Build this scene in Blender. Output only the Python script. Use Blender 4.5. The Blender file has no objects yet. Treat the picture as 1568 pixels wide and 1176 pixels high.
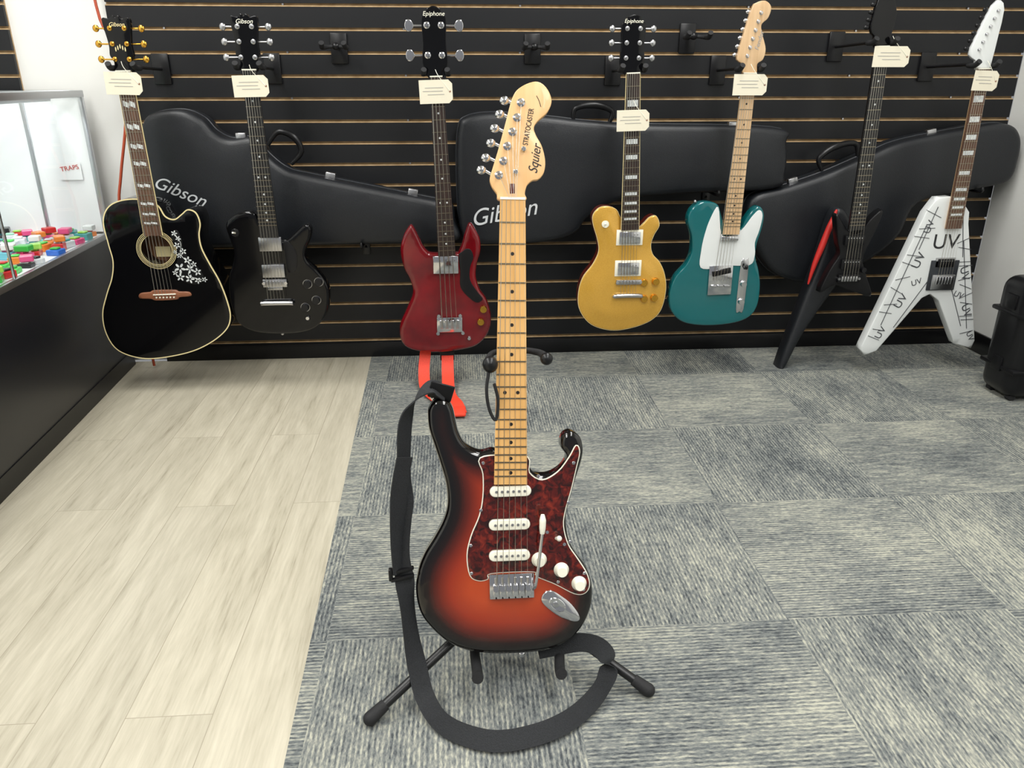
import bpy, bmesh, math, random
import numpy as np
from mathutils import Vector, Matrix
from mathutils.geometry import delaunay_2d_cdt
random.seed(7)
sc=bpy.context.scene
try: sc.view_settings.view_transform='Standard'
except Exception: pass

# ---------------------------------------------------------------- materials
def lin(c):
    out=[]
    for v in c[:3]:
        v=v/255.0
        out.append(v/12.92 if v<=.04045 else ((v+.055)/1.055)**2.4)
    return (out[0],out[1],out[2],1)
def setin(n,k,v):
    if k in n.inputs: n.inputs[k].default_value=v
def mat(name,col,rough=.5,metal=0,coat=0,noise=None,bump=0,nscale=60,spec=.5):
    m=bpy.data.materials.new(name);m.use_nodes=True
    nt=m.node_tree;b=nt.nodes['Principled BSDF']
    setin(b,'Base Color',lin(col));setin(b,'Roughness',rough);setin(b,'Metallic',metal)
    setin(b,'Coat Weight',coat);setin(b,'Coat Roughness',.04);setin(b,'Specular IOR Level',spec)
    tc=nt.nodes.new('ShaderNodeTexCoord')
    nz=nt.nodes.new('ShaderNodeTexNoise');nz.inputs['Scale'].default_value=nscale;nz.inputs['Detail'].default_value=4
    nt.links.new(tc.outputs['Object'],nz.inputs['Vector'])
    if noise:
        r=nt.nodes.new('ShaderNodeValToRGB');r.color_ramp.elements[0].color=lin(noise);r.color_ramp.elements[0].position=.35
        r.color_ramp.elements[1].color=lin(col);r.color_ramp.elements[1].position=.65
        nt.links.new(nz.outputs['Fac'],r.inputs['Fac']);nt.links.new(r.outputs['Color'],b.inputs['Base Color'])
    if bump:
        bp=nt.nodes.new('ShaderNodeBump');bp.inputs['Strength'].default_value=bump;bp.inputs['Distance'].default_value=.002
        nt.links.new(nz.outputs['Fac'],bp.inputs['Height']);nt.links.new(bp.outputs['Normal'],b.inputs['Normal'])
    return m
def emis(name,col,s):
    m=bpy.data.materials.new(name);m.use_nodes=True;b=m.node_tree.nodes['Principled BSDF']
    setin(b,'Base Color',lin(col));setin(b,'Emission Color',lin(col));setin(b,'Emission Strength',s);return m
def woodmat(name,c1,c2,rough=.35,axis=2,coat=.2,sc1=6,sc2=90):
    m=mat(name,c1,rough,0,coat);nt=m.node_tree;b=nt.nodes['Principled BSDF']
    tc=nt.nodes.new('ShaderNodeTexCoord');mp=nt.nodes.new('ShaderNodeMapping')
    s=[sc2,sc2,sc2];s[axis]=sc1;mp.inputs['Scale'].default_value=s
    nz=nt.nodes.new('ShaderNodeTexNoise');nz.inputs['Scale'].default_value=1;nz.inputs['Detail'].default_value=5
    r=nt.nodes.new('ShaderNodeValToRGB');r.color_ramp.elements[0].color=lin(c2);r.color_ramp.elements[0].position=.3
    r.color_ramp.elements[1].color=lin(c1);r.color_ramp.elements[1].position=.7
    L=nt.links.new
    L(tc.outputs['Object'],mp.inputs['Vector']);L(mp.outputs['Vector'],nz.inputs['Vector']);L(nz.outputs['Fac'],r.inputs['Fac']);L(r.outputs['Color'],b.inputs['Base Color'])
    return m
def glassmat(name):
    m=bpy.data.materials.new(name);m.use_nodes=True;nt=m.node_tree;nt.nodes.clear()
    o=nt.nodes.new('ShaderNodeOutputMaterial');mx=nt.nodes.new('ShaderNodeMixShader');t=nt.nodes.new('ShaderNodeBsdfTransparent')
    g=nt.nodes.new('ShaderNodeBsdfGlossy');g.inputs['Roughness'].default_value=.02;lw=nt.nodes.new('ShaderNodeLayerWeight');lw.inputs['Blend'].default_value=.5
    pw=nt.nodes.new('ShaderNodeMath');pw.operation='POWER';pw.inputs[1].default_value=4.5
    ma=nt.nodes.new('ShaderNodeMath');ma.operation='MULTIPLY_ADD';ma.inputs[1].default_value=.6;ma.inputs[2].default_value=.05
    t.inputs['Color'].default_value=(.96,.98,.97,1)
    L=nt.links.new;L(lw.outputs['Facing'],pw.inputs[0]);L(pw.outputs[0],ma.inputs[0]);L(ma.outputs[0],mx.inputs[0]);L(t.outputs[0],mx.inputs[1]);L(g.outputs[0],mx.inputs[2]);L(mx.outputs[0],o.inputs[0]);return m

M={}
M['blk']=mat('gloss_black_lacquer',(6,6,8),.09,0,.15,spec=.3)
M['blksat']=mat('satin_black',(14,14,16),.38,0,0,spec=.3)
M['red']=mat('cherry_red_lacquer',(118,9,20),.12,0,.5,noise=(88,6,14),nscale=9)
M['gold']=mat('gold_top_paint',(216,168,70),.28,.3,.5,noise=(204,154,58),nscale=400)
M['teal']=mat('teal_lacquer',(8,94,98),.14,0,.6)
M['white']=mat('white_lacquer',(222,225,224),.2,0,.6)
M['cream']=mat('cream_plastic',(240,237,220),.3,0,.3)
M['maple']=woodmat('maple',(228,180,114),(210,160,94))
M['maplehead']=woodmat('maple_headstock',(232,188,134),(220,174,118))
M['maple2']=woodmat('pale_maple',(214,182,142),(196,160,118))
M['rose']=woodmat('rosewood',(52,32,24),(30,18,14),.5)
M['rose2']=woodmat('light_rosewood',(104,72,52),(72,48,35),.5)
M['ebony']=woodmat('ebony',(24,22,22),(12,11,11),.4)
M['mahog']=woodmat('mahogany',(96,30,20),(66,18,12),.3)
M['bwood']=woodmat('bridge_rosewood',(146,92,62),(112,66,44),.5,axis=0)
M['spruce']=woodmat('interior_wood',(110,70,35),(70,42,20),.7)
M['chrome']=mat('chrome',(215,215,218),.12,1)
M['nick']=mat('brushed_nickel',(190,190,192),.28,1)
M['fret']=mat('fret_wire',(150,140,120),.3,1)
M['goldm']=mat('gold_metal',(225,170,70),.2,1)
M['pearl']=mat('pearl_inlay',(225,228,225),.25,0,.4,noise=(185,190,192),nscale=120)
M['bind']=mat('cream_binding',(228,212,160),.35)
M['dot']=mat('black_dot',(25,20,18),.4)
M['bplas']=mat('black_plastic',(18,18,20),.32,spec=.35)
M['rubber']=mat('black_rubber_foam',(24,24,26),.75,bump=.3,nscale=300)
M['tube']=mat('black_powder_coat',(16,16,18),.35)
M['nylon']=mat('black_nylon_webbing',(34,36,40),.8,noise=(22,24,26),nscale=500,bump=.5)
M['orange']=mat('orange_red_webbing',(238,70,44),.6,noise=(220,56,34),nscale=400)
M['tag']=mat('card_tag',(226,219,198),.7)
M['ink']=mat('grey_ink',(165,163,160),.8)
M['inkblk']=mat('black_ink',(34,34,37),.7)
M['inkgrey']=mat('graphic_grey_ink',(70,72,76),.6)
M['case']=mat('black_tolex',(24,27,32),.42,bump=.25,nscale=380,noise=(18,20,24))
M['casetrim']=mat('case_valance',(40,43,48),.4)
M['logo']=mat('silver_logo',(205,208,210),.5)
M['string']=mat('steel_string',(190,185,175),.3,1)
M['paint']=mat('white_wall_paint',(222,222,218),.6,bump=.08,nscale=60)
M['slat']=mat('black_slat_laminate',(19,20,23),.42,bump=.05,nscale=90,spec=.35)
M['mdf']=mat('mdf_groove',(192,164,124),.7,noise=(164,134,94),nscale=30)
M['cbase']=mat('counter_black_laminate',(20,21,27),.35)
M['alu']=mat('aluminium_frame',(200,202,206),.3,1)
M['deck']=mat('white_deck',(238,240,242),.5)
M['glass']=glassmat('showcase_glass')
M['redcord']=mat('red_brown_cord',(170,70,40),.5)
M['redtrim']=mat('red_piping',(190,38,32),.5)
M['ceil']=mat('ceiling_tile',(225,225,222),.8,bump=.2,nscale=200)
def vivid(n,c): return mat('box_'+n,c,.35,0,.3)
COL=[vivid('green',(60,180,70)),vivid('lime',(150,205,80)),vivid('pink',(225,80,135)),vivid('red',(205,45,45)),vivid('blue',(50,110,205)),vivid('cyan',(110,195,215)),vivid('white',(230,232,232)),vivid('black',(30,30,34)),vivid('orange',(230,130,50)),vivid('teal',(60,150,150)),vivid('mint',(160,220,190)),vivid('clear_grey',(195,200,205)),vivid('dark_grey',(60,62,68)),vivid('pale_grey',(215,218,222)),vivid('bright_green',(80,205,90))]
def tort():
    m=mat('tortoiseshell',(90,18,12),.12,0,.4);nt=m.node_tree;b=nt.nodes['Principled BSDF']
    tc=nt.nodes.new('ShaderNodeTexCoord');n=nt.nodes.new('ShaderNodeTexNoise');n.inputs['Scale'].default_value=70;n.inputs['Detail'].default_value=3;n.inputs['Distortion'].default_value=1.2
    r=nt.nodes.new('ShaderNodeValToRGB');e=r.color_ramp.elements
    e[0].position=.36;e[0].color=lin((32,8,7));e[1].position=.74;e[1].color=lin((132,42,26));x=e.new(.53);x.color=lin((80,18,14))
    L=nt.links.new;L(tc.outputs['Object'],n.inputs['Vector']);L(n.outputs['Fac'],r.inputs['Fac']);L(r.outputs['Color'],b.inputs['Base Color']);return m
M['tort']=tort()
def burst():
    m=mat('sunburst_lacquer',(180,60,25),.1,0,.5);nt=m.node_tree;b=nt.nodes['Principled BSDF']
    a=nt.nodes.new('ShaderNodeAttribute');a.attribute_name='edge'
    mr=nt.nodes.new('ShaderNodeMapRange');mr.inputs['From Max'].default_value=.1
    r=nt.nodes.new('ShaderNodeValToRGB');e=r.color_ramp.elements
    e[0].position=.11;e[0].color=lin((7,5,5));e[1].position=.95;e[1].color=lin((174,64,27))
    for p,c in ((.22,(26,8,6)),(.38,(88,25,14)),(.60,(142,43,20))):
        x=e.new(p);x.color=lin(c)
    L=nt.links.new;L(a.outputs['Fac'],mr.inputs['Value']);L(mr.outputs[0],r.inputs['Fac']);L(r.outputs['Color'],b.inputs['Base Color']);return m
M['burst']=burst()

# ---------------------------------------------------------------- geometry helpers
def link(o,parent=None):
    sc.collection.objects.link(o)
    if parent: o.parent=parent
    return o
class Grp:
    def __init__(s,name,loc=(0,0,0),rot=(0,0,0),off=(0,0,0)):
        s.e=bpy.data.objects.new(name,None);s.e.empty_display_size=.05;link(s.e);s.e.location=loc;s.e.rotation_euler=rot;s.off=off
def mesh(g,name,verts,faces,m,smooth=True,angle=38,attr=None,mi=None):
    me=bpy.data.meshes.new(name)
    o=g.off if g else (0,0,0)
    me.from_pydata([(v[0]-o[0],v[1]-o[1],v[2]-o[2]) for v in verts],[],faces)
    for k in (m if isinstance(m,list) else [m]): me.materials.append(k)
    if mi: me.polygons.foreach_set('material_index',mi)
    if smooth:
        me.polygons.foreach_set('use_smooth',[True]*len(me.polygons))
        try: me.set_sharp_from_angle(angle=math.radians(angle))
        except Exception: pass
    if attr is not None:
        a=me.attributes.new('edge','FLOAT','POINT');a.data.foreach_set('value',list(attr))
    me.update()
    ob=bpy.data.objects.new(name,me)
    return link(ob,g.e if g else None)
def mm(s): return [tuple(float(v)/1000 for v in p.split(',')) for p in s.replace(' ','').split(';') if p]
def cr(pts,n=6,closed=True):
    P=[Vector(p) for p in pts];N=len(P);out=[]
    rng=range(N) if closed else range(N-1)
    for i in rng:
        if closed: a,b,c,d=P[i-1],P[i],P[(i+1)%N],P[(i+2)%N]
        else: a,b,c,d=P[max(i-1,0)],P[i],P[i+1],P[min(i+2,N-1)]
        for k in range(n):
            t=k/n
            out.append(.5*((2*b)+(c-a)*t+(2*a-5*b+4*c-d)*t*t+(3*b-a-3*c+d)*t**3))
    if not closed: out.append(P[-1])
    return out
def inside(P,poly):
    x=P[:,0][:,None];y=P[:,1][:,None];x1=poly[:,0];y1=poly[:,1];x2=np.roll(x1,-1);y2=np.roll(y1,-1)
    c=((y1>y)!=(y2>y));dy=np.where(y2==y1,1e-12,y2-y1);xi=(x2-x1)*(y-y1)/dy+x1
    return (np.sum(c&(x<xi),axis=1)%2)==1
def pdist(P,poly):
    a=poly[None];b=np.roll(poly,-1,axis=0)[None];p=P[:,None,:];ab=b-a
    t=np.clip(np.sum((p-a)*ab,-1)/np.maximum(np.sum(ab*ab,-1),1e-12),0,1)
    return np.min(np.linalg.norm(p-(a+ab*t[...,None]),axis=-1),axis=1)
def orient(poly):
    x=poly[:,0];y=poly[:,1];A=np.sum(x*np.roll(y,-1)-np.roll(x,-1)*y)
    return poly if A>0 else poly[::-1].copy()
def normals(poly):
    t=np.roll(poly,-1,axis=0)-np.roll(poly,1,axis=0);t/=np.maximum(np.linalg.norm(t,axis=1),1e-9)[:,None]
    return np.stack([-t[:,1],t[:,0]],1)
def outl(pts,n=6): return orient(np.array([(p[0],p[1]) for p in (cr([(a,b,0) for a,b in pts],n) if n>1 else [Vector((a,b,0)) for a,b in pts])]))
def densify(poly,mx):
    o=[];N=len(poly)
    for i in range(N):
        a=poly[i];b=poly[(i+1)%N];k=max(1,int(math.ceil(np.hypot(*(b-a))/mx)))
        for j in range(k): o.append(a+(b-a)*j/k)
    return np.array(o)
def grow(pts,d,n=6):
    o=outl(pts,n);return [tuple(v) for v in (o-normals(o)*d)]
def solid(g,name,pts,y0,th,m,r=.004,s=.02,arch=0,archD=.06,n=6,rings=3,hole=None,backround=True):
    poly=densify(outl(pts,n),max(s*.8,.008));nr=normals(poly)
    r=min(r,th*.49)
    cand=[]
    for k in range(1,rings+1):
        d=r*(1-math.cos(k*math.pi/2/rings));q=poly+nr*d
        ok=inside(q,poly);q=q[ok];q=q[pdist(q,poly)>d*.93];cand.append(q)
    mn=poly.min(0);mx=poly.max(0)
    gx,gy=np.meshgrid(np.arange(mn[0]+s/2,mx[0],s),np.arange(mn[1]+s/2,mx[1],s));gp=np.stack([gx.ravel(),gy.ravel()],1)
    if len(gp):
        gp=gp[inside(gp,poly)]
        if len(gp): gp=gp[pdist(gp,poly)>r+s*.35]
        cand.append(gp)
    inner=np.concatenate(cand) if cand else np.zeros((0,2))
    V=[Vector(v) for v in poly]+[Vector(v) for v in inner];N=len(poly)
    E=[(i,(i+1)%N) for i in range(N)]
    if hole:
        hx,hz,hr=hole;K=40
        V=[v for i,v in enumerate(V) if i<N or (v-Vector((hx,hz))).length>hr+.004];b=len(V)
        V+=[Vector((hx+hr*math.cos(2*math.pi*k/K),hz+hr*math.sin(2*math.pi*k/K))) for k in range(K)]
        E+=[(b+k,b+(k+1)%K) for k in range(K)]
    rv,re,rf,_,_,_=delaunay_2d_cdt(V,E,[],1,1e-7)
    X=np.array([(v.x,v.y) for v in rv]);d=pdist(X,poly)
    dd=np.clip(d,0,r) if r>0 else d*0
    yo=(r-np.sqrt(np.maximum(r*r-(r-dd)**2,0))) if r>0 else d*0
    u=np.clip(d/archD,0,1);ar=arch*(u*u*(3-2*u))
    F=[]
    for f in rf:
        f=list(f);a,b,c=[X[i] for i in f[:3]]
        ce=(a+b+c)/3
        if hole and np.hypot(ce[0]-hole[0],ce[1]-hole[1])<hole[2]: continue
        if (b[0]-a[0])*(c[1]-a[1])-(b[1]-a[1])*(c[0]-a[0])<0: f=f[::-1]
        F.append(tuple(f))
    n0=len(X)
    verts=[(X[i,0],y0+yo[i]-ar[i],X[i,1]) for i in range(n0)]+[(X[i,0],y0+th-(yo[i] if backround else 0),X[i,1]) for i in range(n0)]
    faces=list(F)+[tuple(i+n0 for i in f[::-1]) for f in F]
    es=set()
    for f in F:
        for i in range(len(f)): es.add((f[i],f[(i+1)%len(f)]))
    for a,b in es:
        if (b,a) not in es: faces.append((b,a,a+n0,b+n0))
    return mesh(g,name,verts,faces,m,True,40,attr=list(d)+list(d))
def box(g,name,c,size,m,bev=.002,rot=0,rz=0,seg=2):
    bm=bmesh.new();bmesh.ops.create_cube(bm,size=1)
    for v in bm.verts: v.co=Vector((v.co.x*size[0],v.co.y*size[1],v.co.z*size[2]))
    if bev>0: bmesh.ops.bevel(bm,geom=bm.edges[:],offset=min(bev,min(size)*.45),segments=seg,affect='EDGES',profile=.5)
    R=Matrix.Rotation(-rot,3,'Y')@Matrix.Rotation(rz,3,'Z')
    vs=[tuple(R@v.co+Vector(c)) for v in bm.verts];bm.verts.index_update()
    fs=[tuple(v.index for v in f.verts) for f in bm.faces];bm.free()
    return mesh(g,name,vs,fs,m,bev>0)
def sweep(g,name,pts,r,m,n=10,sm=5):
    P=[Vector(p) for p in pts];R=list(r) if isinstance(r,(list,tuple)) else [r]*len(P)
    if sm>1 and len(P)>2:
        Q=cr(P,sm,False);RR=[]
        for i in range(len(P)-1):
            for k in range(sm): RR.append(R[i]+(R[i+1]-R[i])*k/sm)
        RR.append(R[-1]);P=Q;R=RR
    vs=[];up=None
    for i,p in enumerate(P):
        t=(P[min(i+1,len(P)-1)]-P[max(i-1,0)]).normalized()
        if up is None:
            up=t.orthogonal().normalized()
        up=(up-t*up.dot(t)).normalized();w=t.cross(up)
        for k in range(n):
            a=2*math.pi*k/n;vs.append(tuple(p+(up*math.cos(a)+w*math.sin(a))*R[i]))
    fs=[]
    for i in range(len(P)-1):
        for k in range(n): fs.append((i*n+k,i*n+(k+1)%n,(i+1)*n+(k+1)%n,(i+1)*n+k))
    fs.append(tuple(range(n))[::-1]);fs.append(tuple((len(P)-1)*n+k for k in range(n)))
    return mesh(g,name,vs,fs,m,True,50)
def lathe(g,name,c,prof,m,n=20,sx=1,sz=1,ang=0):
    vs=[];fs=[]
    for r,y in prof:
        for k in range(n):
            a=2*math.pi*k/n;x=r*sx*math.cos(a);z=r*sz*math.sin(a)
            vs.append((c[0]+x*math.cos(ang)-z*math.sin(ang),y,c[1]+x*math.sin(ang)+z*math.cos(ang)))
    for i in range(len(prof)-1):
        for k in range(n): fs.append((i*n+k,i*n+(k+1)%n,(i+1)*n+(k+1)%n,(i+1)*n+k)[::-1])
    fs.append(tuple(range(n)));fs.append(tuple((len(prof)-1)*n+k for k in range(n))[::-1])
    return mesh(g,name,vs,fs,m,True,40)
def knob(g,name,c,r,y,h,m): return lathe(g,name,c,[(r*.55,y-h),(r*.85,y-h),(r*.92,y-h+.0015),(r*.95,y-h*.5),(r,y-.001),(r,y)],m)
def ell(g,name,c,rad,m,n=14):
    vs=[];fs=[];K=8
    for i in range(1,K):
        t=math.pi*i/K
        for k in range(n):
            a=2*math.pi*k/n;vs.append((c[0]+rad[0]*math.sin(t)*math.cos(a),c[1]+rad[1]*math.sin(t)*math.sin(a),c[2]+rad[2]*math.cos(t)))
    for i in range(K-2):
        for k in range(n): fs.append((i*n+k,(i+1)*n+k,(i+1)*n+(k+1)%n,i*n+(k+1)%n))
    vs.append((c[0],c[1],c[2]+rad[2]));vs.append((c[0],c[1],c[2]-rad[2]));a=len(vs)-2
    for k in range(n):
        fs.append((a,k,(k+1)%n));fs.append((a+1,(K-2)*n+(k+1)%n,(K-2)*n+k))
    return mesh(g,name,vs,fs,m,True,80)
def text(g,name,body,c,y,size,rot,m,shear=0,ext=.0004,sx=1):
    cu=bpy.data.curves.new(name,'FONT');cu.body=body;cu.size=size;cu.extrude=ext;cu.shear=shear;cu.align_x='CENTER';cu.align_y='CENTER'
    cu.materials.append(m);o=bpy.data.objects.new(name,cu);link(o,g.e if g else None)
    of=g.off if g else (0,0,0)
    o.location=(c[0]-of[0],y-of[1],c[1]-of[2]);o.rotation_euler=(math.pi/2,-rot,0);o.scale=(sx,1,1);return o
def ribbon(g,name,pts,wd,width,m,th=.0025,sm=6):
    P=cr(pts,sm,False);Wd=cr(wd,sm,False);vs=[];fs=[]
    for i,p in enumerate(P):
        t=(P[min(i+1,len(P)-1)]-P[max(i-1,0)]).normalized();w=Wd[i]-t*Wd[i].dot(t);w.normalize();nn=t.cross(w)
        for a,b in ((-1,-1),(1,-1),(1,1),(-1,1)): vs.append(tuple(p+w*(a*width/2)+nn*(b*th/2)))
    for i in range(len(P)-1):
        for k in range(4): fs.append((i*4+k,i*4+(k+1)%4,(i+1)*4+(k+1)%4,(i+1)*4+k))
    fs.append((3,2,1,0));j=(len(P)-1)*4;fs.append((j,j+1,j+2,j+3))
    return mesh(g,name,vs,fs,m,True,50)

# ---- guitar component builders (front faces -y; coordinates metres in guitar plane)
def neck(g,nut,end,w0,w1,scale,nfr,board,back,inlay,inm,y=-.008,thick=.02,bind=None,dots=(3,5,7,9,12,15,17,19,21)):
    nut=np.array(nut);end=np.array(end);Lh=np.linalg.norm(end-nut);t=(end-nut)/Lh;s=np.array([-t[1],t[0]])
    def hw(d): return (w0+(w1-w0)*d/Lh)/2
    def pt(d,o,yy): q=nut+t*d+s*o;return (q[0],yy,q[1])
    def slab(name,d0,d1,h0,h1,ya,yb,m,o0=0,sk=0):
        return [pt(d0,o0-h0,ya),pt(d0+sk,o0+h0,ya),pt(d1+sk,o0+h1,ya),pt(d1,o0-h1,ya),pt(d0,o0-h0,yb),pt(d0+sk,o0+h0,yb),pt(d1+sk,o0+h1,yb),pt(d1,o0-h1,yb)]
    F=[(0,3,2,1),(4,5,6,7),(0,1,5,4),(1,2,6,5),(2,3,7,6),(3,0,4,7)]
    def put(name,items,m):
        V=[];FF=[]
        for vs in items:
            b=len(V);V+=vs;FF+=[tuple(i+b for i in f) for f in F]
        if V: mesh(g,name,V,FF,m,False)
    put('fretboard',[slab('',0,Lh,hw(0),hw(Lh),y,y+.006,board)],board)
    if bind: put('fretboard_binding',[slab('',0,Lh,hw(0)+.0018,hw(Lh)+.0018,y+.0012,y+.0055,bind)],bind)
    K=8;V=[];FF=[]
    for d in (0,Lh):
        for k in range(K+1):
            a=math.pi*k/K;V.append(pt(d,-hw(d)*math.cos(a)*.98,y+.0058+abs(math.sin(a))**.8*thick))
    for k in range(K): FF.append((k,k+1,K+1+k+1,K+1+k))
    FF.append(tuple(range(K+1)));FF.append(tuple(range(K+1,2*K+2))[::-1])
    mesh(g,'neck_shaft',V,FF,back,True,60)
    put('nut',[slab('',-.004,.0,hw(0),hw(0),y-.0015,y+.006,M['cream'])],M['cream'])
    fr=[0]+[scale*(1-2**(-k/12)) for k in range(1,nfr+1)]
    put('frets',[slab('',d-.0011,d+.0011,hw(d)-.0006,hw(d)-.0006,y-.0011,y+.001,M['fret']) for d in fr[1:] if d<Lh],M['fret'])
    its=[]
    for k in dots:
        if k>nfr or fr[k]>Lh: continue
        d=(fr[k]+fr[k-1])/2;gap=fr[k]-fr[k-1]
        if inlay=='dot':
            for off in ((-.011,.011) if k==12 else (0,)):
                q=nut+t*d+s*off;lathe(g,'dot_inlay',(q[0],q[1]),[(.0031,y-.0003),(.0031,y+.001)],inm,12)
        elif inlay=='block': its.append(slab('',d-gap*.3,d+gap*.3,hw(d)*.72,hw(d)*.72,y-.0004,y+.001,inm))
        elif inlay=='split':
            its.append(slab('',d-gap*.33,d+gap*.12,hw(d)*.34,hw(d)*.34,y-.0004,y+.001,inm,-hw(d)*.38,gap*.2))
            its.append(slab('',d-gap*.33,d+gap*.12,hw(d)*.34,hw(d)*.34,y-.0004,y+.001,inm,hw(d)*.38,gap*.2))
    put('fret_inlays',its,inm)
def strings(g,nut,br,n,w0,w1,y,r=.0006,yb=None):
    nut=np.array(nut);br=np.array(br);t=(br-nut)/np.linalg.norm(br-nut);s=np.array([-t[1],t[0]]);V=[];FF=[];yb=y if yb is None else yb
    for i in range(n):
        u=i/(n-1)-.5;a=nut+s*u*w0;b=br+s*u*w1;rr=r*(1.5-i/(n-1)*.8)
        k0=len(V)
        for q,yy in ((a,y),(b,yb)):
            for k in range(4):
                an=math.pi/2*k;V.append((q[0]+s[0]*rr*math.cos(an),yy+rr*math.sin(an),q[1]+s[1]*rr*math.cos(an)))
        for k in range(4): FF.append((k0+k,k0+(k+1)%4,k0+4+(k+1)%4,k0+4+k))
    mesh(g,'strings',V,FF,M['string'],False)
def humbucker(g,name,x0,x1,z0,z1,y,m,ring=None,h=.008):
    c=((x0+x1)/2,(z0+z1)/2);w=abs(x1-x0);hh=abs(z1-z0)
    if ring: box(g,name+'_ring',(c[0],y-.001,c[1]),(w,.005,hh),ring,.001);w*=.8;hh*=.78
    box(g,name,(c[0],y-h/2,c[1]),(w,h,hh),m,.002)
    for k in range(6):
        xx=c[0]+(k-2.5)*w*.14;lathe(g,name+'_screw',(xx,c[1]+hh*.25),[(.0022,y-h-.0007),(.0022,y-h+.0005)],M['nick'],8)
def bridge6(g,x0,x1,z0,z1,y,m,name='bridge'):
    c=((x0+x1)/2,(z0+z1)/2);w=abs(x1-x0);hh=abs(z1-z0)
    box(g,name,(c[0],y-.005,c[1]),(w,.01,hh),m,.002)
    for k in range(6): box(g,name+'_saddle',(c[0]+(k-2.5)*w*.13,y-.011,c[1]),(w*.09,.004,hh*.6),M['nick'],.0006)
    for sx in (-1,1): lathe(g,name+'_post',(c[0]+sx*w*.46,c[1]),[(.005,y-.012),(.005,y)],M['chrome'],12)
def tuners33(g,cx,zs,wd,y,m,big=1):
    for z in zs:
        for sx in (-1,1):
            px=cx+sx*wd*.28
            lathe(g,'tuner_post',(px,z),[(.0025*big,y-.012),(.003*big,y-.011),(.003*big,y-.003),(.0065*big,y-.002),(.0065*big,y)],m,12)
            ex=cx+sx*(wd/2+.02*big)
            sweep(g,'tuner_shaft',[(px,y+.012,z),(ex,y+.012,z)],.0022*big,m,8,1)
            ell(g,'tuner_button',(ex+sx*.006*big,y+.012,z),(.009*big,.0045*big,.0095*big),m)
def crest_head(g,name,cx,z0,z1,w0,w1,w2,y,th,m,style='book'):
    h=z1-z0
    if style=='book': p=[(-w0/2,0),(-w0/2-.002,.03*h/.15),(-w1/2,.3*h),(-w1/2+.002,.5*h),(-w2/2,.86*h),(-w2/2+.004,.95*h),(-w2*.22,.93*h),(-w2*.1,.99*h),(0,.95*h),(w2*.1,.99*h),(w2*.22,.93*h),(w2/2-.004,.95*h),(w2/2,.86*h),(w1/2-.002,.5*h),(w1/2,.3*h),(w0/2+.002,.03*h/.15),(w0/2,0)]
    else: p=[(-w0/2,0),(-w1/2,.22*h),(-w1/2+.003,.5*h),(-w2/2-.002,.8*h),(-w2/2+.002,.9*h),(-w2*.34,.93*h),(-w2*.28,1.0*h),(0,1.04*h),(w2*.28,1.0*h),(w2*.34,.93*h),(w2/2-.002,.9*h),(w2/2+.002,.8*h),(w1/2-.003,.5*h),(w1/2,.22*h),(w0/2,0)]
    solid(g,name,[(cx+a,z0+b) for a,b in p],y,th,m,.0015,.02,n=4)
def price_tag(g,x0,x1,z0,z1,y=-.02,rot=0):
    cx,cz=(x0+x1)/2,(z0+z1)/2;w=abs(x1-x0);h=abs(z1-z0)
    c,s=math.cos(rot),math.sin(rot)
    P=[(-w/2,-h/2),(w/2-.012,-h/2),(w/2,-h/2+.012),(w/2,h/2-.012),(w/2-.012,h/2),(-w/2,h/2)]
    solid(g,'price_tag',[(cx+a*c-b*s,cz+a*s+b*c) for a,b in P],y,.0012,M['tag'],.0003,.03,n=1,rings=1)
    for k,(a,b,l) in enumerate(((-.005,.012,.55),(-.01,.002,.6),(0,-.008,.5))):
        box(g,'tag_writing',(cx+a*c-b*s,y-.0004,cz+a*s+b*c),(w*l,.0006,.0016),M['ink'],0,rot)
    lathe(g,'tag_eyelet',(cx+(w/2-.008)*c,cz+(w/2-.008)*s),[(.003,y-.0008),(.003,y)],M['bwood'],12)
    sweep(g,'tag_string',[(cx+(w/2-.008)*c,y-.001,cz+(w/2-.008)*s),(cx+.01,y+.002,cz+h*.5+.01),(cx,y+.012,cz+h*.5+.03)],.0008,M['cream'],6)
def strap_btn(g,x,z,y): ell(g,'strap_button',(x,y,z),(.006,.008,.006),M['nick'])

G=-.33
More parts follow.
